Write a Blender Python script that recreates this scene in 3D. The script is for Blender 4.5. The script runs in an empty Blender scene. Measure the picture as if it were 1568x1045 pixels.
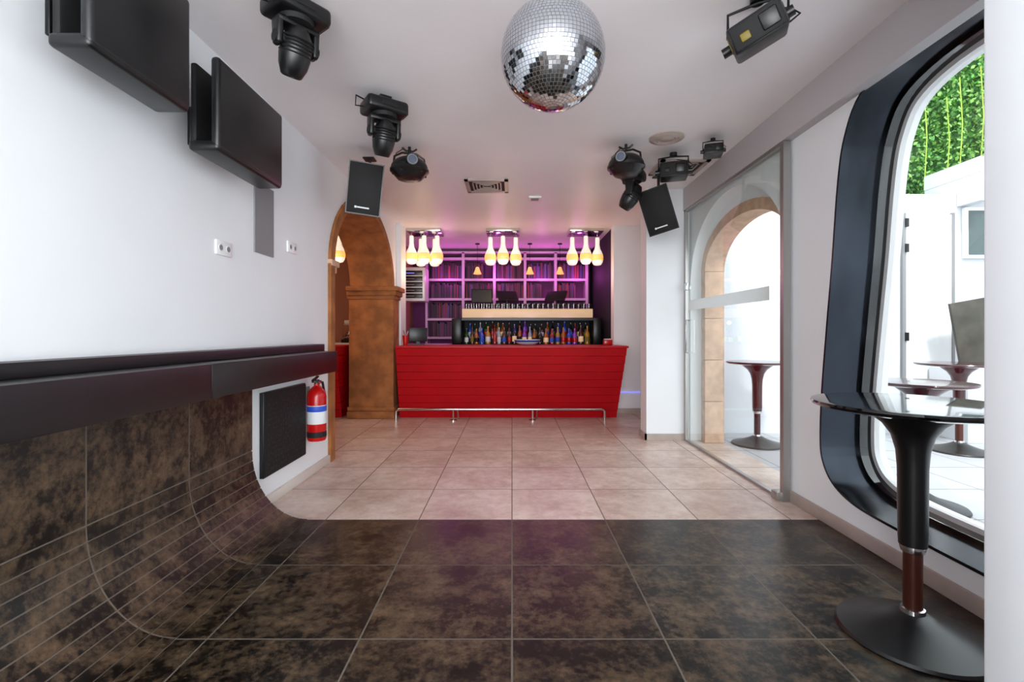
import bpy, bmesh, math, random
from mathutils import Matrix, Vector, Euler
random.seed(7)
scene=bpy.context.scene
C=bpy.context.collection
scene.view_settings.view_transform='Standard'
scene.view_settings.exposure=1.02

# ---------------------------------------------------------------- materials
def lin(c):
    r=[]
    for v in c[:3]:
        v=v/255.0
        r.append(v/12.92 if v<=0.04045 else ((v+0.055)/1.055)**2.4)
    return (r[0],r[1],r[2],1)
def newmat(name):
    m=bpy.data.materials.new(name); m.use_nodes=True
    nt=m.node_tree; return m,nt,nt.nodes['Principled BSDF']
def pbr(name,col,rough=0.5,metal=0.0,noise=0.0,nscale=8.0,emit=None,estr=0.0,bump=0.0,spec=None,coat=0.0,stretch=None):
    m,nt,b=newmat(name)
    c=lin(col)
    b.inputs['Base Color'].default_value=c
    b.inputs['Roughness'].default_value=rough
    b.inputs['Metallic'].default_value=metal
    if spec is not None: b.inputs['Specular IOR Level'].default_value=spec
    if coat: b.inputs['Coat Weight'].default_value=coat; b.inputs['Coat Roughness'].default_value=0.05
    if emit: 
        b.inputs['Emission Color'].default_value=lin(emit); b.inputs['Emission Strength'].default_value=estr
    if noise or bump:
        tc=nt.nodes.new('ShaderNodeTexCoord')
        n=nt.nodes.new('ShaderNodeTexNoise'); n.inputs['Scale'].default_value=nscale; n.inputs['Detail'].default_value=6
        src=tc.outputs['Object']
        if stretch:
            mp=nt.nodes.new('ShaderNodeMapping'); mp.inputs['Scale'].default_value=stretch; nt.links.new(src,mp.inputs[0]); src=mp.outputs[0]
        nt.links.new(src,n.inputs['Vector'])
        if noise:
            r=nt.nodes.new('ShaderNodeValToRGB')
            r.color_ramp.elements[0].position=0.35; r.color_ramp.elements[1].position=0.65
            r.color_ramp.elements[0].color=[x*(1-noise) for x in c[:3]]+[1]
            r.color_ramp.elements[1].color=[min(1,x*(1+noise)) for x in c[:3]]+[1]
            nt.links.new(n.outputs['Fac'],r.inputs['Fac']); nt.links.new(r.outputs['Color'],b.inputs['Base Color'])
        if bump:
            bp=nt.nodes.new('ShaderNodeBump'); bp.inputs['Strength'].default_value=bump; bp.inputs['Distance'].default_value=0.01
            nt.links.new(n.outputs['Fac'],bp.inputs['Height']); nt.links.new(bp.outputs['Normal'],b.inputs['Normal'])
    return m
def glassy(name,tint=(255,255,255),gloss=1.0,base=0.04):
    m=bpy.data.materials.new(name); m.use_nodes=True; nt=m.node_tree; nt.nodes.clear()
    o=nt.nodes.new('ShaderNodeOutputMaterial'); t=nt.nodes.new('ShaderNodeBsdfTransparent'); t.inputs[0].default_value=lin(tint)
    g=nt.nodes.new('ShaderNodeBsdfGlossy'); g.inputs['Roughness'].default_value=0.02
    f=nt.nodes.new('ShaderNodeLayerWeight'); f.inputs[0].default_value=0.5
    pw=nt.nodes.new('ShaderNodeMath'); pw.operation='POWER'; pw.inputs[1].default_value=5
    ad=nt.nodes.new('ShaderNodeMath'); ad.operation='MULTIPLY_ADD'; ad.inputs[1].default_value=gloss; ad.inputs[2].default_value=base
    mx=nt.nodes.new('ShaderNodeMixShader')
    nt.links.new(f.outputs['Facing'],pw.inputs[0]); nt.links.new(pw.outputs[0],ad.inputs[0]); nt.links.new(ad.outputs[0],mx.inputs[0])
    nt.links.new(t.outputs[0],mx.inputs[1]); nt.links.new(g.outputs[0],mx.inputs[2]); nt.links.new(mx.outputs[0],o.inputs[0])
    return m
def frosted(name):
    m=bpy.data.materials.new(name); m.use_nodes=True; nt=m.node_tree; nt.nodes.clear()
    o=nt.nodes.new('ShaderNodeOutputMaterial'); t=nt.nodes.new('ShaderNodeBsdfTranslucent'); t.inputs[0].default_value=(.85,.87,.87,1)
    d=nt.nodes.new('ShaderNodeBsdfDiffuse'); d.inputs[0].default_value=(.8,.8,.8,1); mx=nt.nodes.new('ShaderNodeMixShader'); mx.inputs[0].default_value=0.4
    nt.links.new(t.outputs[0],mx.inputs[1]); nt.links.new(d.outputs[0],mx.inputs[2]); nt.links.new(mx.outputs[0],o.inputs[0]); return m
def tilemat(name,ca,cb,cg,rough,lines,gw=0.006,s1=2.2,s2=9.0,lo=0.38,hi=0.66,var=0.25,w2=0.35,spec=0.5):
    m,nt,b=newmat(name); N=nt.nodes.new; L=nt.links.new
    b.inputs['Specular IOR Level'].default_value=spec
    g=N('ShaderNodeNewGeometry'); sep=N('ShaderNodeSeparateXYZ'); L(g.outputs['Position'],sep.inputs[0])
    def mth(op,a,bv=None,c=None):
        n=N('ShaderNodeMath'); n.operation=op
        for i,v in enumerate((a,bv,c)):
            if v is None: continue
            if isinstance(v,(int,float)): n.inputs[i].default_value=v
            else: L(v,n.inputs[i])
        return n.outputs[0]
    mask=None; cells=[]
    for ax,size,off in lines:
        v=mth('DIVIDE',mth('SUBTRACT',sep.outputs[ax],off),size)
        cells.append(mth('FLOOR',v))
        d=mth('PINGPONG',v,0.5)
        k=mth('LESS_THAN',d,gw/2/size)
        mask=k if mask is None else mth('MAXIMUM',mask,k)
    comb=N('ShaderNodeCombineXYZ')
    for i,cx in enumerate(cells): L(cx,comb.inputs[i])
    wn=N('ShaderNodeTexWhiteNoise'); L(comb.outputs[0],wn.inputs[0])
    vm=N('ShaderNodeVectorMath'); vm.operation='MULTIPLY_ADD'; L(wn.outputs['Color'],vm.inputs[0]); vm.inputs[1].default_value=(5,5,5); L(g.outputs['Position'],vm.inputs[2])
    n1=N('ShaderNodeTexNoise'); n1.inputs['Scale'].default_value=s1; n1.inputs['Detail'].default_value=10; n1.inputs['Roughness'].default_value=0.75; L(vm.outputs[0],n1.inputs['Vector'])
    n2=N('ShaderNodeTexNoise'); n2.inputs['Scale'].default_value=s2; n2.inputs['Detail'].default_value=6; n2.inputs['Roughness'].default_value=0.7; L(vm.outputs[0],n2.inputs['Vector'])
    f=mth('MULTIPLY_ADD',n2.outputs['Fac'],w2,mth('MULTIPLY',n1.outputs['Fac'],1-w2))
    r=N('ShaderNodeValToRGB'); r.color_ramp.elements[0].position=lo; r.color_ramp.elements[1].position=hi
    r.color_ramp.elements[0].color=lin(ca); r.color_ramp.elements[1].color=lin(cb); L(f,r.inputs[0])
    hs=N('ShaderNodeHueSaturation'); L(r.outputs[0],hs.inputs['Color']); L(mth('MULTIPLY_ADD',wn.outputs['Value'],var,1-var/2),hs.inputs['Value'])
    mx=N('ShaderNodeMix'); mx.data_type='RGBA'; L(mask,mx.inputs[0]); L(hs.outputs[0],mx.inputs[6]); mx.inputs[7].default_value=lin(cg)
    L(mx.outputs[2],b.inputs['Base Color'])
    L(mth('MULTIPLY_ADD',mask,0.4,mth('MULTIPLY_ADD',f,0.3,rough-0.15)),b.inputs['Roughness'])
    bp=N('ShaderNodeBump'); bp.inputs['Strength'].default_value=0.2; bp.inputs['Distance'].default_value=0.003
    L(mth('MULTIPLY_ADD',mask,-1.0,mth('MULTIPLY',f,0.3)),bp.inputs['Height']); L(bp.outputs[0],b.inputs['Normal'])
    return m

M={}
M['white']=pbr('plaster_white',(236,239,242),0.6,noise=0.015,nscale=2)
M['ceil']=pbr('ceiling_paint',(243,239,241),0.45,noise=0.02,nscale=1.5)
M['beam']=pbr('beam_grey',(188,184,186),0.5)
M['trimw']=pbr('trim_white',(236,236,236),0.35)
M['base']=pbr('baseboard_stone',(176,162,154),0.4,noise=0.08,nscale=6)
M['basel']=pbr('baseboard_light',(216,208,200),0.4)
M['black']=pbr('black_plastic',(9,9,11),0.36)
M['blackm']=pbr('black_matte',(6,6,7),0.7)
M['blackg']=pbr('black_gloss',(5,5,7),0.06,coat=0.6)
M['ledge']=pbr('ledge_laminate',(23,23,26),0.42,noise=0.05)
M['ledge2']=pbr('ledge_laminate_plum',(23,15,19),0.36)
M['screen']=pbr('screen_dark',(17,18,20),0.35)
M['chrome']=pbr('chrome',(215,215,215),0.12,1.0)
M['alu']=pbr('aluminium',(170,168,165),0.35,0.8)
M['red']=pbr('red_lacquer',(176,2,17),0.42,noise=0.06,nscale=3,spec=0.3)
M['redx']=pbr('extinguisher_red',(185,12,12),0.25)
M['label']=pbr('label_white',(220,224,228),0.5)
M['blue']=pbr('label_blue',(40,80,190),0.5)
M['yellow']=pbr('label_yellow',(120,104,22),0.5)
M['steel']=pbr('window_steel_dark',(38,42,49),0.18,0.85,noise=0.6,nscale=2.5,bump=0.12,stretch=(1,1,0.35))
M['stone']=pbr('sandstone',(156,98,54),0.9,noise=0.26,nscale=6,bump=1.0)
M['stonel']=pbr('sandstone_light',(212,174,146),0.85,noise=0.14,nscale=10,bump=0.6)
M['glass']=glassy('clear_glass',(250,253,252),0.8,0.035)
M['gobj']=glassy('drink_glass',(225,225,225),1.0,0.10)
M['frost']=frosted('frosted_band')
M['lampg']=pbr('lamp_glass',(245,242,238),0.3,emit=(255,240,220),estr=0.26)
M['lampw']=pbr('lamp_glass_warm',(255,205,140),0.3,emit=(255,178,90),estr=0.40)
M['cream']=pbr('backlit_cream',(216,192,162),0.4,emit=(255,214,160),estr=0.12)
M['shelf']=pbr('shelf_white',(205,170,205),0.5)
M['purplewall']=pbr('bar_wall',(116,44,108),0.7)
M['copper']=pbr('post_copper',(76,36,26),0.35,0.4)
M['maroon']=pbr('stem_maroon',(58,6,17),0.2,coat=0.5)
M['sidewall']=pbr('side_room_wall',(165,112,92),0.8)
M['grey']=pbr('panel_grey',(132,132,134),0.6)
M['lens']=pbr('lens_glass',(120,130,150),0.05,0.6)
M['led']=pbr('led_blue',(120,120,255),0.4,emit=(150,150,255),estr=0.4)
M['leaf']=pbr('leaf_green',(72,128,52),0.55,noise=0.5,nscale=9)
M['leaf2']=pbr('leaf_light',(125,172,82),0.55)
M['stemy']=pbr('vine_yellow',(160,185,60),0.5)
M['hedgeb']=pbr('hedge_back',(45,85,35),0.9,noise=0.4,nscale=20)
M['darkwin']=pbr('window_dark_glass',(84,98,98),0.1)
M['slate']=pbr('slate_panel',(62,60,52),0.3,noise=0.4,nscale=5)
M['court']=pbr('courtyard_white',(212,214,218),0.8)
M['grille']=pbr('grille_dark',(36,36,38),0.6,0.3)
XL=[(0,0.595,0.0),(1,0.6,3.08)]
M['dark']=tilemat('dark_tile',(8,7,6),(96,79,60),(100,93,84),0.33,XL,0.007,6.0,34,0.455,0.63,0.25,0.34,spec=0.38)
M['light']=tilemat('light_tile',(176,148,134),(222,204,193),(114,96,88),0.34,XL,0.007,2.4,12,0.36,0.60,0.08)
M['out']=tilemat('outdoor_tile',(168,168,172),(188,188,192),(122,120,118),0.5,XL,0.010,1.6,7,0.3,0.7,0.05)
M['dtw']=tilemat('dark_tile_wall',(16,12,10),(104,84,64),(100,90,80),0.36,[(1,0.6,3.08)],0.007,6.0,34,0.445,0.64,0.1,0.34,spec=0.4)
M['grout']=pbr('grout',(106,97,87),0.8)

# ---------------------------------------------------------------- builder
class B:
    def __init__(s): s.bm=bmesh.new(); s.mats=[]
    def _add(s,t,mat,Mx=None):
        if isinstance(mat,str): mat=M[mat]
        if mat not in s.mats: s.mats.append(mat)
        i=s.mats.index(mat)
        for f in t.faces: f.material_index=i
        if Mx is not None: bmesh.ops.transform(t,matrix=Mx,verts=t.verts)
        me=bpy.data.meshes.new('tmp'); t.to_mesh(me); t.free(); s.bm.from_mesh(me); bpy.data.meshes.remove(me)
    def box(s,c,size,mat,rot=(0,0,0),bev=0.0,seg=2,taper=None):
        t=bmesh.new(); bmesh.ops.create_cube(t,size=1)
        for v in t.verts:
            if taper and v.co.z<0: v.co.x*=taper[0]; v.co.y*=taper[1]
            v.co=Vector((v.co.x*size[0],v.co.y*size[1],v.co.z*size[2]))
        if bev: bmesh.ops.bevel(t,geom=t.edges[:],offset=bev,segments=seg,affect='EDGES',profile=0.5)
        s._add(t,mat,Matrix.Translation(c)@Euler(rot).to_matrix().to_4x4())
    def b2(s,a,b,mat,bev=0.0):
        s.box([(a[i]+b[i])/2 for i in range(3)],[abs(b[i]-a[i]) for i in range(3)],mat,bev=bev)
    def cyl(s,p0,p1,r0,mat,r1=None,seg=24):
        if r1 is None: r1=r0
        p0=Vector(p0);p1=Vector(p1);d=p1-p0
        t=bmesh.new(); bmesh.ops.create_cone(t,cap_ends=True,segments=seg,radius1=r0,radius2=r1,depth=d.length)
        q=d.to_track_quat('Z','Y').to_matrix().to_4x4()
        s._add(t,mat,Matrix.Translation((p0+p1)/2)@q)
    def sph(s,c,r,mat,seg=24,rot=(0,0,0)):
        if not hasattr(r,'__len__'): r=(r,r,r)
        t=bmesh.new(); bmesh.ops.create_uvsphere(t,u_segments=seg,v_segments=seg//2,radius=1)
        s._add(t,mat,Matrix.Translation(c)@Euler(rot).to_matrix().to_4x4()@Matrix.Diagonal((r[0],r[1],r[2],1)))
    def lathe(s,prof,c,mat,rot=(0,0,0),seg=32):
        t=bmesh.new(); rings=[]
        for r,z in prof:
            if r<1e-5: rings.append([t.verts.new((0,0,z))])
            else: rings.append([t.verts.new((r*math.cos(2*math.pi*i/seg),r*math.sin(2*math.pi*i/seg),z)) for i in range(seg)])
        for a,b in zip(rings,rings[1:]):
            for i in range(seg):
                j=(i+1)%seg
                if len(a)==1 and len(b)==1: continue
                if len(a)==1: t.faces.new((a[0],b[j],b[i]))
                elif len(b)==1: t.faces.new((a[i],a[j],b[0]))
                else: t.faces.new((a[i],a[j],b[j],b[i]))
        bmesh.ops.recalc_face_normals(t,faces=t.faces)
        s._add(t,mat,Matrix.Translation(c)@Euler(rot).to_matrix().to_4x4())
    def tube(s,pts,r,mat,seg=10,closed=False):
        pts=[Vector(p) for p in pts]; n=len(pts); t=bmesh.new(); rings=[]
        up=None
        for i,p in enumerate(pts):
            a=pts[i-1] if (i>0 or closed) else p; b=pts[(i+1)%n] if (i<n-1 or closed) else p
            d=(b-a).normalized()
            if up is None: up=Vector((0,0,1)) if abs(d.z)<0.9 else Vector((1,0,0))
            x=d.cross(up).normalized(); y=x.cross(d).normalized(); up=y
            rings.append([t.verts.new(p+r*(math.cos(2*math.pi*k/seg)*x+math.sin(2*math.pi*k/seg)*y)) for k in range(seg)])
        m=n if closed else n-1
        for i in range(m):
            a=rings[i];b=rings[(i+1)%n]
            for k in range(seg):
                t.faces.new((a[k],a[(k+1)%seg],b[(k+1)%seg],b[k]))
        if not closed:
            t.faces.new(rings[0]); t.faces.new(rings[-1])
        bmesh.ops.recalc_face_normals(t,faces=t.faces)
        s._add(t,mat)
    def loft(s,A,Bp,mat):
        t=bmesh.new(); a=[t.verts.new(p) for p in A]; b=[t.verts.new(p) for p in Bp]
        n=len(a); t.faces.new(a); t.faces.new(b[::-1])
        for i in range(n): t.faces.new((a[i],b[i],b[(i+1)%n],a[(i+1)%n]))
        bmesh.ops.recalc_face_normals(t,faces=t.faces)
        s._add(t,mat)
    def plate(s,outer,holes,x0,x1,mat):
        cu=bpy.data.curves.new('c','CURVE'); cu.dimensions='2D'; cu.fill_mode='BOTH'; cu.extrude=abs(x1-x0)/2
        for pl in [outer]+holes:
            sp=cu.splines.new('POLY'); sp.points.add(len(pl)-1)
            for p,q in zip(sp.points,pl): p.co=(q[0],q[1],0,1)
            sp.use_cyclic_u=True
        ob=bpy.data.objects.new('tmpc',cu); C.objects.link(ob)
        dg=bpy.context.evaluated_depsgraph_get(); dg.update()
        me=bpy.data.meshes.new_from_object(ob.evaluated_get(dg))
        t=bmesh.new(); t.from_mesh(me); bpy.data.objects.remove(ob); bpy.data.curves.remove(cu); bpy.data.meshes.remove(me)
        bmesh.ops.remove_doubles(t,verts=t.verts,dist=1e-5)
        xm=(x0+x1)/2
        for v in t.verts: v.co=Vector((v.co.z+xm,v.co.x,v.co.y))
        bmesh.ops.recalc_face_normals(t,faces=t.faces)
        s._add(t,mat)
    def done(s,name,loc=(0,0,0),rot=(0,0,0),scale=1,ang=35,flat=False):
        me=bpy.data.meshes.new(name); s.bm.to_mesh(me); s.bm.free()
        for m in s.mats: me.materials.append(m)
        if not flat:
            for p in me.polygons: p.use_smooth=True
            try: me.set_sharp_from_angle(angle=math.radians(ang))
            except Exception: pass
        ob=bpy.data.objects.new(name,me); C.objects.link(ob)
        ob.location=loc; ob.rotation_euler=rot; ob.scale=(scale,)*3
        return ob
def simple(name,a,b,mat,bev=0):
    o=B(); o.b2(a,b,mat,bev); return o.done(name)

# ---------------------------------------------------------------- room shell
HC=2.80; XLW=-1.72; XRW=1.98
f=B()
f.b2((-2.0,-2.6,-0.1),(2.3,3.08,0),'dark'); f.b2((-5.2,3.08,-0.1),(2.3,9.7,0),'light')
f.done('floor')
simple('ceiling',(-5.2,-2.6,HC),(2.5,9.7,HC+0.12),'ceil')
def arc(y0,y1,zs,rise,n=28,z0=0.0):
    c=(y0+y1)/2; a=(y1-y0)/2
    pts=[(y0,z0)]
    for i in range(n+1):
        th=math.pi-math.pi*i/n
        pts.append((c+a*math.cos(th),zs+rise*math.sin(th)))
    pts.append((y1,z0)); return pts
w=B()
A0,A1,ZS,RI=4.55,6.75,1.84,0.78
o_out=arc(A0-0.10,A1+0.10,ZS,RI+0.10)
outl=[(-2.6,0)]+o_out+[(7.4,0),(7.4,HC),(-2.6,HC)]
w.plate(outl,[],-2.25,XLW+0.02,'white')
w.done('wall_left')
s=B()
ring=arc(A0-0.10,A1+0.10,ZS,RI+0.10); rin=arc(A0,A1,ZS,RI)
s.plate(ring+rin[::-1],[],-2.27,XLW+0.05,'stone')
s.b2((-2.28,A1-0.02,0),(-1.655,A1+0.32,ZS),'stone',0.01)
for zz,e in ((1.70,0.02),(1.75,0.05),(1.81,0.085)):
    s.b2((-2.3,A1-0.02-e,zz-0.035),(-1.655+e,A1+0.33,zz+0.03),'stone',0.012)
s.b2((-2.3,A1-0.06,0),(-1.63,A1+0.33,0.10),'stone',0.015); s.b2((-2.3,A1-0.035,0.10),(-1.64,A1+0.33,0.16),'stone',0.015)
for zz,e in ((1.73,0.02),(1.79,0.06),(1.85,0.1)):
    s.b2((-2.3,A0-0.1,zz-0.03),(XLW+0.03+e*0.3,A0+e,zz+0.03),'stonel',0.01)
s.done('stone_arch')
simple('wall_left_return',(-2.25,A1+0.33,0),(-1.63,7.4,HC),'white')
prof=[(3.085,.52),(3.07,.82),(3.02,1.25),(2.97,1.64),(2.92,2.1),(2.86,2.36),(2.73,2.55),(2.45,2.64),(2.0,2.65),(1.6,2.62),(1.42,2.42),(1.38,2.1),(1.36,1.5),(1.34,.8),(1.33,.45),(1.42,.24),(1.65,.185),(2.1,.18),(2.55,.185),(2.8,.205),(2.97,.27),(3.06,.38)]
def catmull(P,n=5):
    r=[];N=len(P)
    for i in range(N):
        p0,p1,p2,p3=P[i-1],P[i],P[(i+1)%N],P[(i+2)%N]
        for k in range(n):
            t=k/n
            r.append(tuple(0.5*((2*p1[j])+(-p0[j]+p2[j])*t+(2*p0[j]-5*p1[j]+4*p2[j]-p3[j])*t*t+(-p0[j]+3*p1[j]-3*p2[j]+p3[j])*t**3) for j in (0,1)))
    return r
WP=catmull(prof)
def inset(P,d):
    out=[];N=len(P);cy=sum(p[0] for p in P)/N;cz=sum(p[1] for p in P)/N
    for i in range(N):
        a=P[i-2];b=P[(i+2)%N]; tx,tz=b[0]-a[0],b[1]-a[1];l=math.hypot(tx,tz); nx,nz=-tz/l,tx/l
        if nx*(cy-P[i][0])+nz*(cz-P[i][1])<0: nx,nz=-nx,-nz
        out.append((P[i][0]+nx*d,P[i][1]+nz*d))
    return out
w=B(); w.plate([(-2.6,0),(3.42,0),(3.42,HC),(-2.6,HC)],[WP],XRW,2.30,'white'); w.done('wall_right')
w=B()
w.plate(inset(WP,-0.003),[inset(WP,0.012)],XRW-0.010,2.27,'steel')
w.plate(inset(WP,0.010),[inset(WP,0.036)],2.20,2.28,'blackg')
w.plate(inset(WP,0.032),[inset(WP,0.064)],2.27,2.34,'trimw')
w.plate(inset(WP,0.060),[],2.30,2.304,'glass')
w.done('window_1',ang=50)
B0,B1=3.44,5.38
w=B()
op=arc(B0+0.02,B1-0.03,1.72,0.78)
w.plate([(3.42,0)]+op+[(7.4,0),(7.4,HC),(3.42,HC)],[],XRW,2.10,'white')
op2=arc(3.50,5.33,1.86,0.52)
w.plate([(3.42,0)]+op2+[(7.4,0),(7.4,HC),(3.42,HC)],[],2.10,2.28,'white')
w.done('wall_right_arch')
s=B(); a=arc(3.5,5.33,1.86,0.52); b=arc(3.60,5.22,1.86,0.42)
def ringblocks(a,b,x0,x1,mat):
    n=len(a)
    zl=[0,0.45,0.9,1.35,1.86]
    for side in (0,-1):
        ya,yb=a[side][0],b[side][0]
        for z0,z1 in zip(zl,zl[1:]): s.b2((x0,min(ya,yb),z0+.002),(x1,max(ya,yb),z1-.002),mat,0.006)
    k=1
    while k<n-2:
        e=min(k+3,n-2)
        poly=a[k:e+1]+b[k:e+1][::-1]
        s.loft([(x0,p[0],p[1]) for p in poly],[(x1,p[0],p[1]) for p in poly],mat); k=e
ringblocks(a,b,2.09,2.30,'stonel'); s.done('stone_arch')
simple('wall_pier',(1.50,5.38,0),(XRW,5.62,HC),'white')
w=B(); w.b2((1.52,7.2,0),(2.48,7.4,HC),'white'); w.done('wall_back_right')
simple('wall_front_stub',(1.17,0.9,0),(1.98,1.2,HC),'white',0.01)
simple('trim_1',(1.91,-2.6,2.555),(XRW,5.38,HC),'beam')
simple('baseboard_left',(XLW+0.02,3.08,0),(XLW+0.045,A0-0.1,0.07),'basel',0.004)
simple('baseboard_right',(XRW-0.02,-2.0,0),(XRW,3.42,0.08),'base',0.004)
w=B(); w.b2((1.48,5.36,0),(XRW-0.05,5.38,0.07),'base'); w.b2((1.48,5.36,0),(1.50,5.62,0.07),'base'); w.done('baseboard_pier')
simple('baseboard_back',(1.52,7.18,0),(1.98,7.2,0.07),'base')
simple('led_strip',(1.62,7.185,0.30),(1.96,7.2,0.315),'led')
simple('wall_back',(-2.0,9.5,0),(2.48,9.7,HC),'purplewall')
simple('wall_side_back',(-5.2,9.0,0),(-2.05,9.2,HC),'sidewall')
simple('wall_bar_left',(-2.05,7.4,0),(-1.95,9.5,HC),'sidewall')
simple('wall_bar_right',(1.53,7.4,0),(1.65,9.5,HC),'blackm')
simple('wall_side_left',(-5.2,3.08,0),(-5.1,9.0,HC),'sidewall')
simple('wall_side_front',(-5.1,3.08,0),(-2.25,3.2,HC),'sidewall')
t=B(); t.b2((-4.2,8.45,0),(-2.15,8.95,0.98),'blackm',0.01); t.b2((-4.2,8.40,0.98),(-2.15,8.95,1.02),'trimw',0.005); t.done('back_counter')
t=B(); t.box((0,0,.2),(.5,.4,.28),'chrome',bev=.03); t.b2((-.25,-.25,0),(.25,.2,.06),'black',.01); t.b2((-.24,-.12,.34),(.24,.2,.40),'label',.01)
for x in (-.12,.12): t.cyl((x,-.22,.14),(x,-.22,.2),.035,'chrome'); t.cyl((x,-.22,.15),(x,-.36,.13),.012,'black')
t.done('espresso_machine',(-2.75,8.7,1.02))

# ---------------------------------------------------------------- curved tile wall
w=B(); RX,RZ=0.355,0.44; X0=-1.31; y0,y1=-2.6,3.08
def cp(t,off=0):
    a=t*math.pi/2
    x=X0-RX*math.sin(a); z=RZ-RZ*math.cos(a)
    nx,nz=math.sin(a)/RX,math.cos(a)/RZ; l=math.hypot(nx,nz)
    return (x+nx/l*off,z+nz/l*off)
pl=[cp(i/30,0) for i in range(31)]+[(X0-RX,0.875),(XLW+0.021,0.875),(XLW+0.021,0)]
w.loft([(p[0],y0,p[1]) for p in pl],[(p[0],y1,p[1]) for p in pl],'grout')
NS=11
for i in range(NS):
    t0=i/NS+0.004; t1=(i+1)/NS-0.004
    P=[cp(t0+(t1-t0)*k/4,0.004) for k in range(5)]+[cp(t1-(t1-t0)*k/4,-0.004) for k in range(5)]
    w.loft([(p[0],y0,p[1]) for p in P],[(p[0],y1+0.003,p[1]) for p in P],'dtw')
w.b2((X0-RX-0.01,y0,RZ+0.005),(X0-RX+0.004,y1+0.003,0.875),'dtw')
w.done('tiled_curved_dado',ang=20)

l=B()
l.b2((XLW+0.021,-2.6,0.876),(-1.45,2.33,1.045),'ledge',0.004)
l.b2((XLW+0.021,2.334,0.876),(-1.45,4.0,1.045),'ledge2',0.004)
l.b2((XLW+0.021,-2.6,1.045),(-1.60,4.12,1.10),'ledge',0.006)
l.b2((XLW+0.021,4.0,0.95),(-1.60,4.12,1.045),'ledge2')
l.done('drinks_ledge')

# ---------------------------------------------------------------- left wall items
def tv(y0,y1,z0,z1):
    t=B()
    t.box((-1.42,(y0+y1)/2,(z0+z1)/2+0.02),(0.045,y1-y0,z1-z0),'screen',bev=0.018,seg=3)
    t.box((-1.475,(y0+y1)/2,z0+0.035),(0.15,y1-y0,0.05),'black',bev=0.018,seg=3)
    t.box((-1.535,(y0+y1)/2,(z0+z1)/2+0.03),(0.03,y1-y0-0.04,z1-z0-0.06),'blackm',bev=0.01)
    t.box((-1.475,y1-0.02,(z0+z1)/2+0.02),(0.12,0.03,z1-z0-0.02),'black',bev=0.01)
    t.box((-1.475,(y0+y1)/2+0.1,z1-0.0),(0.12,(y1-y0)-0.22,0.03),'black',bev=0.01)
    t.box((-1.62,(y0+y1)/2,(z0+z1)/2),(0.155,0.12,0.12),'black',bev=0.005)
    t.box((-1.689,(y0+y1)/2,(z0+z1)/2),(0.02,0.2,0.2),'black',bev=0.005)
    t.done('television')
tv(1.60,2.10,2.14,2.62); tv(2.30,2.94,2.06,2.50)
simple('wall_panel',(XLW+0.021,3.17,1.73),(XLW+0.03,3.42,2.20),'grey')
for yy,zz in ((2.83,1.69),(3.71,1.85)):
    t=B(); t.box((0.0,0,0),(0.012,0.15,0.085),'trimw',bev=0.003)
    for dy in (-0.037,0.037):
        t.cyl((0.004,dy,0),(0.009,dy,0),0.022,'label',seg=20); t.cyl((0.008,dy,0.0),(0.0095,dy,0),0.016,'grey',seg=20)
    t.done('wall_socket',(XLW+0.026,yy,zz))
t=B(); X=XLW+0.021
t.b2((X,3.24,0.21),(X+0.03,3.90,0.79),'black',0.004)
t.b2((X+0.03,3.25,0.22),(X+0.036,3.89,0.78),'blackm')
for i in range(17):
    for j in range(15):
        y=3.29+i*0.035; z=0.26+j*0.034
        if (i*7+j*5)%4==0: continue
        t.box((X+0.037,y,z),(0.004,0.022,0.010),'grille',rot=(((i+j)%3-1)*0.7,0,0))
t.done('subwoofer_grille')
t=B()
t.lathe([(0,0),(0.068,0),(0.075,0.015),(0.075,0.36),(0.068,0.40),(0.04,0.435),(0.022,0.45),(0.022,0.47),(0,0.47)],(0,0,0),'redx')
t.lathe([(0.0757,0.14),(0.0762,0.141),(0.0762,0.29),(0.0757,0.291)],(0,0,0),'label')
t.lathe([(0.0760,0.24),(0.0767,0.241),(0.0767,0.285),(0.0760,0.286)],(0,0,0),'blue')
t.lathe([(0.0757,0.03),(0.0765,0.031),(0.0765,0.075),(0.0757,0.076)],(0,0,0),'blackm')
t.cyl((0,0,0.46),(0,0,0.50),0.02,'black'); t.box((0.0,-0.03,0.51),(0.02,0.11,0.012),'black',rot=(0.25,0,0)); t.box((0,-0.03,0.485),(0.02,0.1,0.01),'black')
t.cyl((0.02,0,0.48),(0.035,0,0.48),0.014,'chrome')
t.tube([(0,0.02,0.48),(0.02,0.07,0.47),(0.02,0.10,0.40),(0.01,0.095,0.2),(0.01,0.09,0.1)],0.01,'blackm')
t.cyl((0.01,0.09,0.12),(0.01,0.09,0.02),0.012,'blackm',r1=0.02)
t.b2((-0.085,-0.03,0.30),(-0.07,0.03,0.44),'grey')
t.done('fire_extinguisher',(-1.612,3.98,0.31))

# ---------------------------------------------------------------- bar counter
def counter(name,xl0,xr0,xl1,xr1,yt,yb,depth,n=9,ztop=1.02):
    t=B(); h=(ztop-0.03)/n
    for i in range(n):
        z1=ztop-0.03-i*h; z0=z1-h+0.004
        def at(k): return (xl0+(xl1-xl0)*k, xr0+(xr1-xr0)*k, yt+(yb-yt)*k)
        a=at(i/n); b=at((i+0.55)/n)
        t.loft([(a[0],a[2],z1),(a[1],a[2],z1),(a[1],yb+depth,z1),(a[0],yb+depth,z1)],
               [(b[0],b[2]+0.012,z0),(b[1],b[2]+0.012,z0),(b[1],yb+depth,z0),(b[0],yb+depth,z0)],'red')
    t.b2((xl1+0.05,yb+0.04,0),(xr1-0.05,yb+depth-0.02,ztop-0.05),'red')
    t.b2((xl0-0.0,yt-0.02,ztop-0.028),(xr0+0.02,yb+depth+0.05,ztop),'red',0.006)
    return t
t=counter('c',-1.56,1.54,-1.585,1.47,6.45,6.80,0.3)
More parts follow.
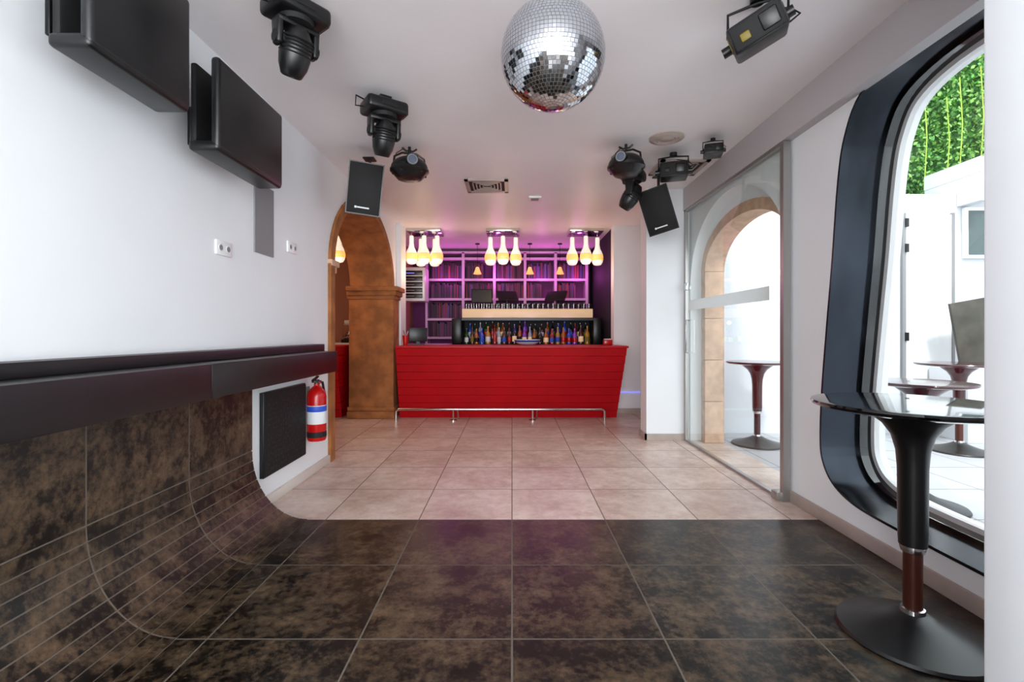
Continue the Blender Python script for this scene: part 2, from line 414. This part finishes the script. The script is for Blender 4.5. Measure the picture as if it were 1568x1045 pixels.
t.done('bar_counter',ang=15)
t=counter('c',-3.4,-2.36,-3.4,-2.40,6.45,6.80,0.3)
t.done('bar_counter',ang=15)
t=B(); 
t.tube([(-1.58,6.56,0.0),(-1.58,6.56,0.13),(-1.54,6.56,0.155),(1.22,6.56,0.155),(1.26,6.56,0.13),(1.26,6.56,0.0)],0.019,'chrome',12)
for x in (-0.80,0.28):
    t.tube([(x,6.56,0.15),(x,6.56,0.0)],0.012,'chrome'); t.cyl((x,6.56,0),(x,6.56,0.012),0.05,'chrome')
    t.tube([(x+.06,6.56,0.15),(x+.06,6.62,0.05),(x+.06,6.70,0.0)],0.01,'chrome')
t.done('foot_rail')
t=B(); t.box((0,0,0.15),(0.26,0.03,0.2),'black',bev=0.006); t.box((0,0.02,0.04),(0.05,0.03,0.08),'black'); t.box((0,0.02,0.006),(0.18,0.14,0.012),'black'); t.done('pos_monitor',(-1.36,6.98,1.02),(0,0,0.3))
t=B(); t.lathe([(0,0),(0.03,0),(0.042,0.14),(0.038,0.14),(0.028,0.01),(0,0.01)],(0,0,0),'redx'); t.cyl((0,0,0.1),(0.04,0,0.2),0.004,'label'); t.cyl((0,0,0.1),(-0.03,0.02,0.21),0.004,'black'); t.done('straw_cup',(-1.50,6.78,1.02))
t=B(); t.box((0,0,0.04),(0.12,0.1,0.08),'redx',bev=0.01); t.box((0,0,0.085),(0.1,0.08,0.01),'label'); t.done('napkin_holder',(1.36,6.85,1.02))
t=B(); t.lathe([(0,0.0),(0.10,0.0),(0.20,0.04),(0.24,0.10),(0.23,0.10),(0.19,0.05),(0.1,0.012),(0,0.012)],(0,0,0),'label'); t.lathe([(0.215,0.055),(0.222,0.058),(0.24,0.085),(0.236,0.086)],(0,0,0),'blue'); t.done('ice_bowl',(0.22,6.95,1.02),scale=0.8)

# ---------------------------------------------------------------- back bar
t=B()
t.b2((-1.0,7.95,0),(1.48,8.5,1.0),'blackm'); t.b2((-1.0,8.42,1.0),(1.48,8.5,1.445),'blackm')
t.b2((-1.0,7.95,1.0),(-0.83,8.42,1.445),'black',0.03); t.b2((1.34,7.95,1.0),(1.48,8.42,1.445),'black',0.02)
t.b2((-0.83,7.95,1.40),(1.34,8.42,1.445),'black')
t.b2((-0.83,8.2,1.0),(1.34,8.42,1.10),'blackm')
t.b2((-0.82,7.93,1.447),(1.33,8.5,1.59),'cream',0.005)
t.done('back_bar_cabinet')
GL=[]
for nme,cc in (('bottle_green',(20,60,25)),('bottle_amber',(150,80,20)),('bottle_clear',(150,155,160)),('bottle_blue',(40,70,170)),('bottle_red',(140,20,25)),('bottle_dark',(22,16,14)),('bottle_gold',(160,115,35)),('bottle_violet',(120,60,170)),('bottle_brown',(70,35,14))):
    GL.append(pbr(nme,cc,0.12,coat=0.5,emit=cc,estr=0.03))
t=B()
def bottle(t,x,y,z,h,r,m,lab):
    t.lathe([(0,0),(r,0.003),(r,h*0.55),(r*0.85,h*0.63),(r*0.36,h*0.74),(r*0.33,h*0.93),(r*0.4,h*0.94),(r*0.4,h),(0,h)],(x,y,z),m,seg=12)
    t.lathe([(r+.0008,h*0.15),(r+.0012,h*0.16),(r+.0012,h*0.42),(r+.0008,h*0.43)],(x,y,z),lab,seg=12)
for row,(y,z) in enumerate(((8.06,1.0),(8.28,1.10))):
    x=-0.76+row*0.04
    while x<1.29:
        r=random.uniform(0.03,0.043); h=random.uniform(0.26,0.335) if row==0 else random.uniform(0.24,0.295)
        bottle(t,x,y,z,h,r,random.choice(GL),random.choice([M['label'],M['yellow'],M['cream'],M['redx'],M['blackm'],M['blue']]))
        x+=r*2+random.uniform(0.008,0.03)
t.done('liquor_bottles')
t=B(); x=-0.76
while x<1.28:
    t.lathe([(0,0),(0.026,0),(0.032,0.085),(0.030,0.085),(0.025,0.006),(0,0.006)],(x,8.03,1.592),'gobj',seg=12)
    t.lathe([(0,0),(0.026,0),(0.032,0.095),(0.030,0.095),(0.025,0.006),(0,0.006)],(x+.03,8.15,1.592),'gobj',seg=12); x+=0.085
t.done('drinking_glasses')
def monitor(x,z,tilt,yaw):
    t=B(); t.box((0,0,0.24),(0.36,0.03,0.24),'blackm',rot=(tilt,0,0),bev=0.008); t.cyl((0,0.04,0),(0,0.02,0.22),0.02,'black'); t.cyl((0,0.04,0),(0,0.04,0.015),0.1,'black')
    t.box((0,-0.017,0.24),(0.33,0.004,0.21),'black',rot=(tilt,0,0)); t.done('bar_monitor',(x,8.32,z),(0,0,yaw))
monitor(-0.52,1.592,-0.15,0.1); monitor(-0.08,1.592,-0.8,0.3); monitor(0.76,1.592,-0.8,-0.4)
t=B(); Y0,Y1=9.12,9.49
xs=[-0.925,-0.333,0.247,0.826,1.418]; zs=[2.60,2.20,1.83,1.45]
for x in xs: t.b2((x-.025,Y0,0.0),(x+.025,Y1,2.72),'shelf')
for z in zs: t.b2((-1.62,Y0+.005,z-.022),(1.44,Y1,z+.022),'shelf')
t.b2((-1.62,Y0,2.70),(1.44,Y1,2.74),'shelf'); t.b2((-1.64,Y0,0),(-1.60,Y1,2.72),'shelf')
for z in (1.1,0.75,0.4): t.b2((-1.60,Y0+.005,z-.02),(-0.95,Y1,z+.02),'shelf')
t.done('shelving_unit')
RM=[pbr('record_sleeve_%d'%i,c,0.6) for i,c in enumerate([(60,20,50),(90,25,60),(40,20,60),(110,60,90),(30,15,30),(80,60,120),(140,30,60)])]
t=B(); xx=[-1.58]+xs
for a,b in zip(xx,xx[1:]):
    for z in zs[1:]+([1.1] if a<-1.5 else []):
        x=a+0.05; end=b-0.04-(random.uniform(0,0.25) if random.random()<0.5 else 0)
        while x<end:
            wd=random.uniform(0.008,0.03); t.b2((x,9.16+random.uniform(0,.02),z+0.024),(x+wd-.002,9.45,z+0.024+random.uniform(0.24,0.30)),random.choice(RM)); x+=wd
t.done('vinyl_records')
t=B(); t.b2((-1.94,8.4,1.75),(-1.52,8.8,2.34),'trimw',0.01); 
for i in range(5): t.b2((-1.90,8.385,1.80+i*0.10),(-1.56,8.41,1.88+i*0.10),'black',0.003); t.b2((-1.86,8.38,1.83+i*0.10),(-1.7,8.386,1.842+i*0.1),'led' if i==4 else 'alu')
t.done('amplifier_rack')
simple('side_cabinet',(-1.90,8.4,0),(-1.08,8.9,1.0),'shelf',0.01)

def pend(x,y,offs):
    t=B(); t.b2((-0.26,-0.22,-0.045),(0.26,0.22,0),'chrome',0.006)
    for dx,dy,dl in offs:
        t.cyl((dx,dy,-0.045),(dx,dy,-0.12-dl),0.006,'chrome',seg=8)
        t.lathe([(0,0),(0.03,-0.0),(0.034,-0.02),(0.034,-0.12),(0.045,-0.18),(0.07,-0.23),(0.085,-0.27)],(dx,dy,-0.10-dl),'lampg',seg=24)
        t.lathe([(0.085,-0.27),(0.093,-0.30),(0.09,-0.305),(0.094,-0.33),(0.09,-0.335),(0.092,-0.36),(0.086,-0.366)],(dx,dy,-0.10-dl),'lampw',seg=24)
        t.lathe([(0.086,-0.366),(0.084,-0.39),(0.06,-0.43),(0.03,-0.44),(0,-0.44)],(dx,dy,-0.10-dl),'lampg',seg=24)
    t.done('pendant_lamp',(x,y,HC))
    li=bpy.data.lights.new('lamp','POINT'); li.energy=2.3; li.color=(1,0.66,0.42); li.shadow_soft_size=0.05
    o=bpy.data.objects.new('pendant_glow',li); C.objects.link(o); o.location=(x,y-0.35,2.10)
T3=[(-0.2,0,0),(0,-0.1,0),(0.2,0.02,0)]
pend(-1.36,7.6,[(-0.2,-0.12,0),(0,-0.14,0),(0.2,-0.12,0),(-0.1,0.13,0),(0.12,0.14,0)])
pend(-0.14,7.6,T3); pend(1.15,7.6,T3); 
pend(-2.62,7.4,T3)
for x in (-0.62,0.32,0.86):
    t=B(); t.cyl((0,0,0),(0,0,-0.42),0.004,'black',seg=6); t.lathe([(0.01,-0.42),(0.03,-0.43),(0.04,-0.47),(0.075,-0.55),(0.07,-0.55),(0.035,-0.47),(0,-0.45)],(0,0,0),'lampw',seg=16)
    t.cyl((0,0,0),(0,0,-0.02),0.04,'black'); t.done('small_pendant_lamp',(x,8.65,HC))
def pl(loc,e,col,r=0.1,name='bar_light',sf=0.0):
    li=bpy.data.lights.new(name,'POINT'); li.energy=e; li.color=col; li.shadow_soft_size=r; li.specular_factor=sf
    o=bpy.data.objects.new(name,li); C.objects.link(o); o.location=loc
for x in (-1.2,-0.3,0.55,1.2): pl((x,8.92,2.25),2.3,(0.98,0.14,0.88),0.05)
for x in (-0.4,0.3,0.9): pl((x,7.9,1.36),0.22,(0.6,0.35,1.0),0.03)
pl((-3.2,6.0,2.3),14,(1,0.62,0.36),0.2,'side_room_light')

# ---------------------------------------------------------------- ceiling fixtures
def grille(x0,x1,y0,y1):
    t=B(); t.b2((x0,y0,HC-0.015),(x1,y0+.04,HC),'base');t.b2((x0,y1-.04,HC-0.015),(x1,y1,HC),'base');t.b2((x0,y0,HC-0.015),(x0+.04,y1,HC),'base');t.b2((x1-.04,y0,HC-0.015),(x1,y1,HC),'base')
    t.b2((x0+.03,y0+.03,HC-0.003),(x1-.03,y1-.03,HC-0.001),'blackm')
    for k in range(1,5):
        d=0.04+k*0.035
        for a,b in (((x0+d,y0+d),(x1-d,y0+d+.012)),((x0+d,y1-d-.012),(x1-d,y1-d)),((x0+d,y0+d),(x0+d+.012,y1-d)),((x1-d-.012,y0+d),(x1-d,y1-d))):
            t.b2((a[0],a[1],HC-0.014),(b[0],b[1],HC-0.002),'base')
    t.done('ceiling_vent')
grille(-0.5,-0.04,5.03,5.48); grille(1.38,1.84,4.45,4.88)
t=B(); t.box((0,0,-0.01),(0.15,0.15,0.02),'trimw',bev=0.006); t.box((0,0,-0.022),(0.09,0.09,0.006),'grey',bev=0.002); t.done('smoke_detector',(0.27,5.72,HC))
t=B(); t.lathe([(0.14,0),(0.14,-0.008),(0.10,-0.02),(0.09,-0.012),(0.075,-0.02),(0.06,-0.012),(0.04,-0.02),(0,-0.02)],(0,0,0),'base'); t.done('round_ceiling_vent',(1.27,3.96,HC))

t=B(); R=0.242
t.sph((0,0,0),R*0.985,'grey',48)
mir=pbr('mirror_tile',(215,218,224),0.04,1.0)
tb=bmesh.new(); nb=44
for i in range(1,nb-1):
    th0=math.pi*i/nb; th1=math.pi*(i+1)/nb; tm=(th0+th1)/2
    ns=max(6,int(2*math.pi*math.sin(tm)*R/(math.pi*R/nb)))
    for j in range(ns):
        p0=2*math.pi*j/ns; p1=2*math.pi*(j+1)/ns; g=0.06
        pts=[]
        for th,ph in ((th0,p0),(th0,p1),(th1,p1),(th1,p0)):
            th=tm+(th-tm)*(1-g*2); pm=(p0+p1)/2; ph=pm+(ph-pm)*(1-g*2)
            pts.append(Vector((math.sin(th)*math.cos(ph),math.sin(th)*math.sin(ph),math.cos(th)))*R)
        c=sum(pts,Vector())/4; n=c.normalized(); n2=(n+Vector((random.gauss(0,.022),random.gauss(0,.022),random.gauss(0,.022)))).normalized()
        q=n.rotation_difference(n2)
        tb.faces.new([tb.verts.new(c+q@(p-c)) for p in pts][::-1])
t._add(tb,mir)
t.cyl((0,0,R-0.01),(0,0,R+0.03),0.04,'chrome'); t.cyl((0,0,R+0.02),(0,0,0.312),0.012,'black'); t.lathe([(0,0.283),(0.10,0.283),(0.11,0.313),(0,0.313)],(0,0,0),'trimw')
t.done('disco_ball',(0.19,2.25,2.487),flat=True)

def movinghead(loc,yaw,tilt,s=1.0):
    t=B()
    t.box((0,0,-0.017),(0.08,0.08,0.03),'black'); t.tube([(-.1,.06,-.03),(-.19,.02,-.03),(-.2,0,-.11),(-.13,0,-.1)],0.005,'black',6)
    t.box((0,0,-0.085),(0.29,0.21,0.09),'black',bev=0.025,seg=3); t.box((0.0,-0.106,-0.08),(0.1,0.004,0.035),'screen')
    t.box((0.15,0,-0.08),(0.02,0.1,0.05),'blackm',bev=0.005)
    t.lathe([(0,-.13),(.09,-.13),(.085,-.155),(0,-.155)],(0,0,0),'blackm')
    t.box((0,0,-0.165),(0.22,0.09,0.035),'black',bev=0.012)
    for sx in (-1,1):
        t.box((sx*0.095,0,-0.225),(0.034,0.085,0.13),'black',bev=0.014,seg=3,taper=(1,0.7)); t.cyl((sx*.114,0,-.25),(sx*.07,0,-.25),0.03,'blackm')
    R_=(tilt,0,0); c=(0,0,-0.27)
    t.lathe([(0,.11),(.04,.10),(.065,.06),(.076,0),(.078,-.04),(.070,-.09),(.052,-.135),(.045,-.14),(.043,-.12),(0,-.12)],c,'black',rot=R_)
    for k in range(5): t.lathe([(.0765,.05-k*.018),(.081,.045-k*.018),(.0765,.04-k*.018)],c,'blackm',rot=R_)
    t.lathe([(0,-.118),(.03,-.126),(.044,-.122)],c,'lens',rot=R_)
    t.done('moving_head_light',loc,(0,0,yaw),s)
movinghead((-1.03,2.30,HC),0.9,0.4,0.92)
movinghead((-0.87,3.28,HC),0.6,0.35,0.97)
movinghead((1.15,4.62,HC),1.1,0.6,1.05)
def dome(loc,yaw,s=1.0):
    t=B()
    t.tube([(-.06,0,-.012),(-.03,0,-.035),(.03,0,-.035),(.06,0,-.012)],0.008,'black',6); t.cyl((0,0,-.001),(0,0,-.06),0.012,'black')
    t.tube([(-.13,0,-.17),(-.12,0,-.09),(-.06,0,-.055),(.06,0,-.055),(.12,0,-.09),(.13,0,-.17)],0.009,'black',8)
    t.tube([(-.04,.02,-.01),(-.10,.03,-.05),(-.12,.04,-.1)],0.004,'black',6)
    t.sph((0,0,-.18),(.15,.15,.095),'black',32)
    t.lathe([(.151,-.185),(.158,-.19),(.158,-.205),(.145,-.215),(.10,-.265),(.09,-.268),(0,-.27)],(0,0,0),'black')
    t.cyl((0.0,-.08,-.16),(0.0,-.165,-.155),0.055,'black',r1=0.05); t.cyl((0,-.160,-.155),(0,-.168,-.155),0.042,'grey'); t.cyl((0,-.166,-.155),(0,-.17,-.155),0.032,'lens')
    for a in range(6): t.box((math.sin(a-2.5)*.13,math.cos(a-2.5)*.13,-.225),(.02,.02,.02),'blackm')
    t.done('dome_scanner_light',loc,(0,0,yaw),s)
dome((-0.885,4.16,HC),0.35,1.05); dome((0.97,4.10,HC),-0.5,1.0)
def boxlight(loc,rot,s,lab=False,name='spot_effect_light'):
    t=B()
    t.cyl((0,0,0),(0,0,-.03),0.03,'black'); t.tube([(-.12,0,-.15),(-.12,0,-.04),(0,0,-.03),(.12,0,-.04),(.12,0,-.15)],0.007,'black',6)
    R_=(rot[0],rot[1],0)
    mt=Matrix.Translation((0,0,-.16))@Euler(R_).to_matrix().to_4x4()
    def bx(c,sz,m,b=0.006):
        p=mt@Vector(c); t.box(p,sz,m,rot=R_,bev=b)
    bx((0,0,0),(.22,.26,.12),'black',.014)
    bx((0,-.135,0),(.20,.02,.10),'blackm'); bx((.05,-.148,0),(.07,.008,.07),'black'); bx((-.05,-.148,-.01),(.04,.006,.035),'yellow' if lab else 'grille')
    for k in range(6): bx((.113,-.07+k*.03,0),(.006,.012,.08),'blackm',.001)
    bx((0,.14,.0),(.12,.03,.08),'grille')
    t.cyl(mt@Vector((.11,0,0)),mt@Vector((.15,0,0)),.022,'black'); t.cyl(mt@Vector((-.11,0,0)),mt@Vector((-.15,0,0)),.022,'black')
    if lab: bx((-.113,-.06,0),(.004,.08,.06),'yellow',.001)
    t.tube([(.03,.03,-.05),(.12,.08,-.05),(.16,.06,-.1),(.12,.05,-.13)],0.004,'blackm',6)
    t.done(name,loc,(0,0,rot[2]),s)
boxlight((1.17,2.30,HC),(0.35,-0.35,-0.6),1.08,True)
boxlight((1.44,4.30,HC),(0.1,0.0,-0.3),1.05)
boxlight((1.66,3.98,HC),(0.0,0,-0.3),0.65)
def speaker(loc,rot,top):
    t=B()
    P=[(-.145,-.12),(.145,-.12),(.105,.12),(-.105,.12)]
    R_=Euler(rot).to_matrix()
    t.loft([R_@Vector((p[0],p[1],-.22)) for p in P],[R_@Vector((p[0],p[1],.22)) for p in P],'black')
    t.box(R_@Vector((0,-.125,0)),(.27,.014,.42),'blackm',rot=rot,bev=.006)
    t.box(R_@Vector((0,-.134,-.16)),(.10,.003,.012),'label',rot=rot); t.box(R_@Vector((-.062,-.134,-.16)),(.018,.003,.018),'label',rot=rot)
    a=R_@Vector((0,.12,.05)); t.tube([a,a+Vector((0,.08,.02)),(a.x,a.y+.08,top-.002)],0.014,'black',8); t.box((a.x,a.y+.08,top-.008),(.1,.1,.012),'black')
    t.done('wall_speaker',loc)
speaker((-1.29,4.25,2.455),(0.2,0.10,0.25),HC-2.455)
speaker((1.46,4.75,2.41),(0.3,-0.22,-0.55),HC-2.41)

# ---------------------------------------------------------------- glass door
t=B()
t.b2((1.928,3.44,0.03),(1.932,5.34,2.555),'glass'); t.b2((1.915,5.32,0),(1.945,5.37,2.55),'alu'); t.b2((1.915,3.40,0),(1.965,3.445,2.55),'alu')
t.b2((1.912,3.42,0.0),(1.948,5.36,0.02),'alu'); t.b2((1.915,3.42,2.53),(1.945,5.36,2.552),'alu')
t.b2((1.921,3.60,1.44),(1.9225,5.25,1.545),'frost')
t.tube([(1.925,5.22,1.33),(1.885,5.22,1.33),(1.885,5.22,0.98),(1.925,5.22,0.98)],0.011,'chrome'); t.b2((1.90,5.26,1.66),(1.925,5.33,1.74),'chrome',.004)
t.b2((1.88,3.42,0.0),(1.96,3.50,0.06),'alu',.006)
t.done('door_1')

# ---------------------------------------------------------------- tables
def table(loc,s=1.0,H=0.92,stem='black',low='copper',rt=0.36):
    t=B()
    t.lathe([(0,H-.028),(rt-.03,H-.028),(rt-.006,H-.02),(rt,H-.010),(rt-.004,H-.002),(rt-.02,H),(0,H)],(0,0,0),'blackg' if stem=='black' else stem,seg=64)
    t.lathe([(0,H-.028),(.16,H-.030),(.145,H-.05),(.10,H-.085),(.07,H-.13),(.055,H-.19),(.05,H-.26),(.048,.40),(.046,.36),(0,.36)],(0,0,0),stem,seg=40)
    t.lathe([(0,.365),(.041,.365),(.043,.35),(.039,.335),(0,.335)],(0,0,0),'chrome')
    t.lathe([(0,.34),(.032,.34),(.032,.10),(0,.10)],(0,0,0),low)
    t.lathe([(.03,.115),(.04,.112),(.042,.095),(.036,.09)],(0,0,0),'chrome')
    t.lathe([(0,.098),(.045,.096),(.08,.075),(.14,.05),(.20,.03),(.25,.018),(.257,.008),(.253,0),(0,0)],(0,0,0),'black',seg=64)
    t.done('bar_table',loc,(0,0,0),s)
table((1.58,1.90,0),1.0,0.92,'black','copper',0.345)
table((2.62,5.15,0),1.0,0.89,'maroon','maroon',0.31)
table((4.50,4.85,0),1.0,0.89,'maroon','copper',0.36)
table((2.82,3.32,0),1.0,0.86,'maroon','copper',0.30)

# ---------------------------------------------------------------- courtyard
simple('ground_courtyard',(2.3,-7,-0.1),(14,9,0),'out')
simple('wall_courtyard_back',(2.3,5.75,0),(14,5.95,2.85),'court')
simple('wall_courtyard_side',(9,-7,0),(9.2,5.75,4.0),'court')
t=B(); t.b2((5.30,5.45,2.85),(7.5,6.2,3.02),'court',.01); t.b2((5.30,5.45,2.70),(5.42,5.745,2.85),'court'); t.b2((5.30,5.45,3.02),(5.5,6.2,3.2),'court'); t.b2((5.50,5.5,3.16),(7.5,6.2,3.20),'court'); t.done('projector_housing')
t=B(); t.box((0,0,.06),(.36,.28,.11),'grey',bev=.015); t.cyl((.09,-.13,.06),(.09,-.17,.06),.045,'black'); t.cyl((.09,-.168,.06),(.09,-.173,.06),.032,'lens'); t.box((-.08,-.142,.06),(.12,.004,.06),'black'); t.done('projector',(5.72,5.64,3.02))
t=B()
t.b2((4.63,5.71,0),(4.67,5.745,2.62),'grey'); t.b2((4.67,5.72,0.03),(5.22,5.745,2.6),'trimw'); t.b2((5.22,5.71,0),(5.25,5.745,2.62),'grey')
for z in (0.45,1.1,2.15,2.45): t.b2((4.655,5.69,z),(4.69,5.715,z+.1),'black')
t.done('door_2')
t=B(); t.b2((5.36,5.70,2.08),(6.05,5.745,2.68),'trimw'); t.b2((5.40,5.69,2.12),(6.0,5.705,2.64),'darkwin'); t.b2((5.69,5.685,2.12),(5.71,5.70,2.64),'trimw'); t.done('window_2')
t=B(); t.box((0,0,.40),(0.42,0.03,0.72),'slate',rot=(0.0,-0.18,0),bev=.003); t.b2((-.2,-.1,0),(.2,.1,.06),'court'); t.done('tilted_stone_panel',(5.12,5.35,0.80))
simple('courtyard_plinth',(4.92,5.2,0),(6.2,5.69,0.80),'court',0.01)
t=B(); t.b2((4.3,6.6,2.0),(9,6.75,5.6),'hedgeb')
for mname,cnt in (('leaf',9000),('leaf2',6500)):
    hb=bmesh.new()
    for i in range(cnt):
        c=Vector((random.uniform(4.3,8.2),6.6-random.uniform(0,.14),random.uniform(2.6,5.6)))
        e=Euler((random.uniform(-1.2,1.2),random.uniform(-1.2,1.2),random.uniform(0,6.28))).to_matrix(); s_=random.uniform(.02,.04)
        hb.faces.new([hb.verts.new(c+e@Vector(p)*s_) for p in ((-1,0,0),(0,0,-.6),(1,0,0),(0,0,.6))])
    t._add(hb,mname)
t.done('hedge_wall',flat=True)
t=B()
for i in range(9):
    x=5.2+i*0.28+random.uniform(-.08,.08); z0=random.uniform(2.9,3.5); z1=z0+random.uniform(1.1,2.2); 
    t.tube([(x,6.42,z0),(x+.02,6.40,(z0+z1)/2),(x,6.42,z1)],.007,'stemy',6)
    for k in range(12): t.box((x+random.uniform(-.04,.04),6.40,z0+(z1-z0)*k/12),(.05,.01,.02),'leaf2',rot=(0,random.uniform(-1,1),0))
t.done('hanging_vines')

# ---------------------------------------------------------------- light
wd=bpy.data.worlds.new('World'); scene.world=wd; wd.use_nodes=True
bg=wd.node_tree.nodes['Background']; bg.inputs[0].default_value=(0.90,0.95,1.0,1); bg.inputs[1].default_value=1.7
sn=bpy.data.lights.new('sun','SUN'); sn.energy=1.3; sn.angle=0.1; so=bpy.data.objects.new('sun',sn); C.objects.link(so); so.rotation_euler=(math.radians(42),math.radians(-8),0)
ar=bpy.data.lights.new('rear_daylight_fill','AREA'); ar.shape='RECTANGLE'; ar.size=3.4; ar.size_y=2.3; ar.energy=112; ar.color=(0.96,0.985,1.0)  # added fill light behind the camera, standing in for daylight; no storefront is modelled
ao=bpy.data.objects.new('rear_daylight_fill',ar); C.objects.link(ao); ao.location=(0,-2.5,1.45); ao.rotation_euler=(math.radians(90),0,0)

cam=bpy.data.cameras.new('camera'); co=bpy.data.objects.new('camera',cam); C.objects.link(co)
co.location=(0,0,1.195); co.rotation_euler=(math.radians(90),0,0)
cam.sensor_width=36; cam.lens=738/1568*36; cam.shift_y=-12.5/1568; cam.clip_start=0.02
scene.camera=co
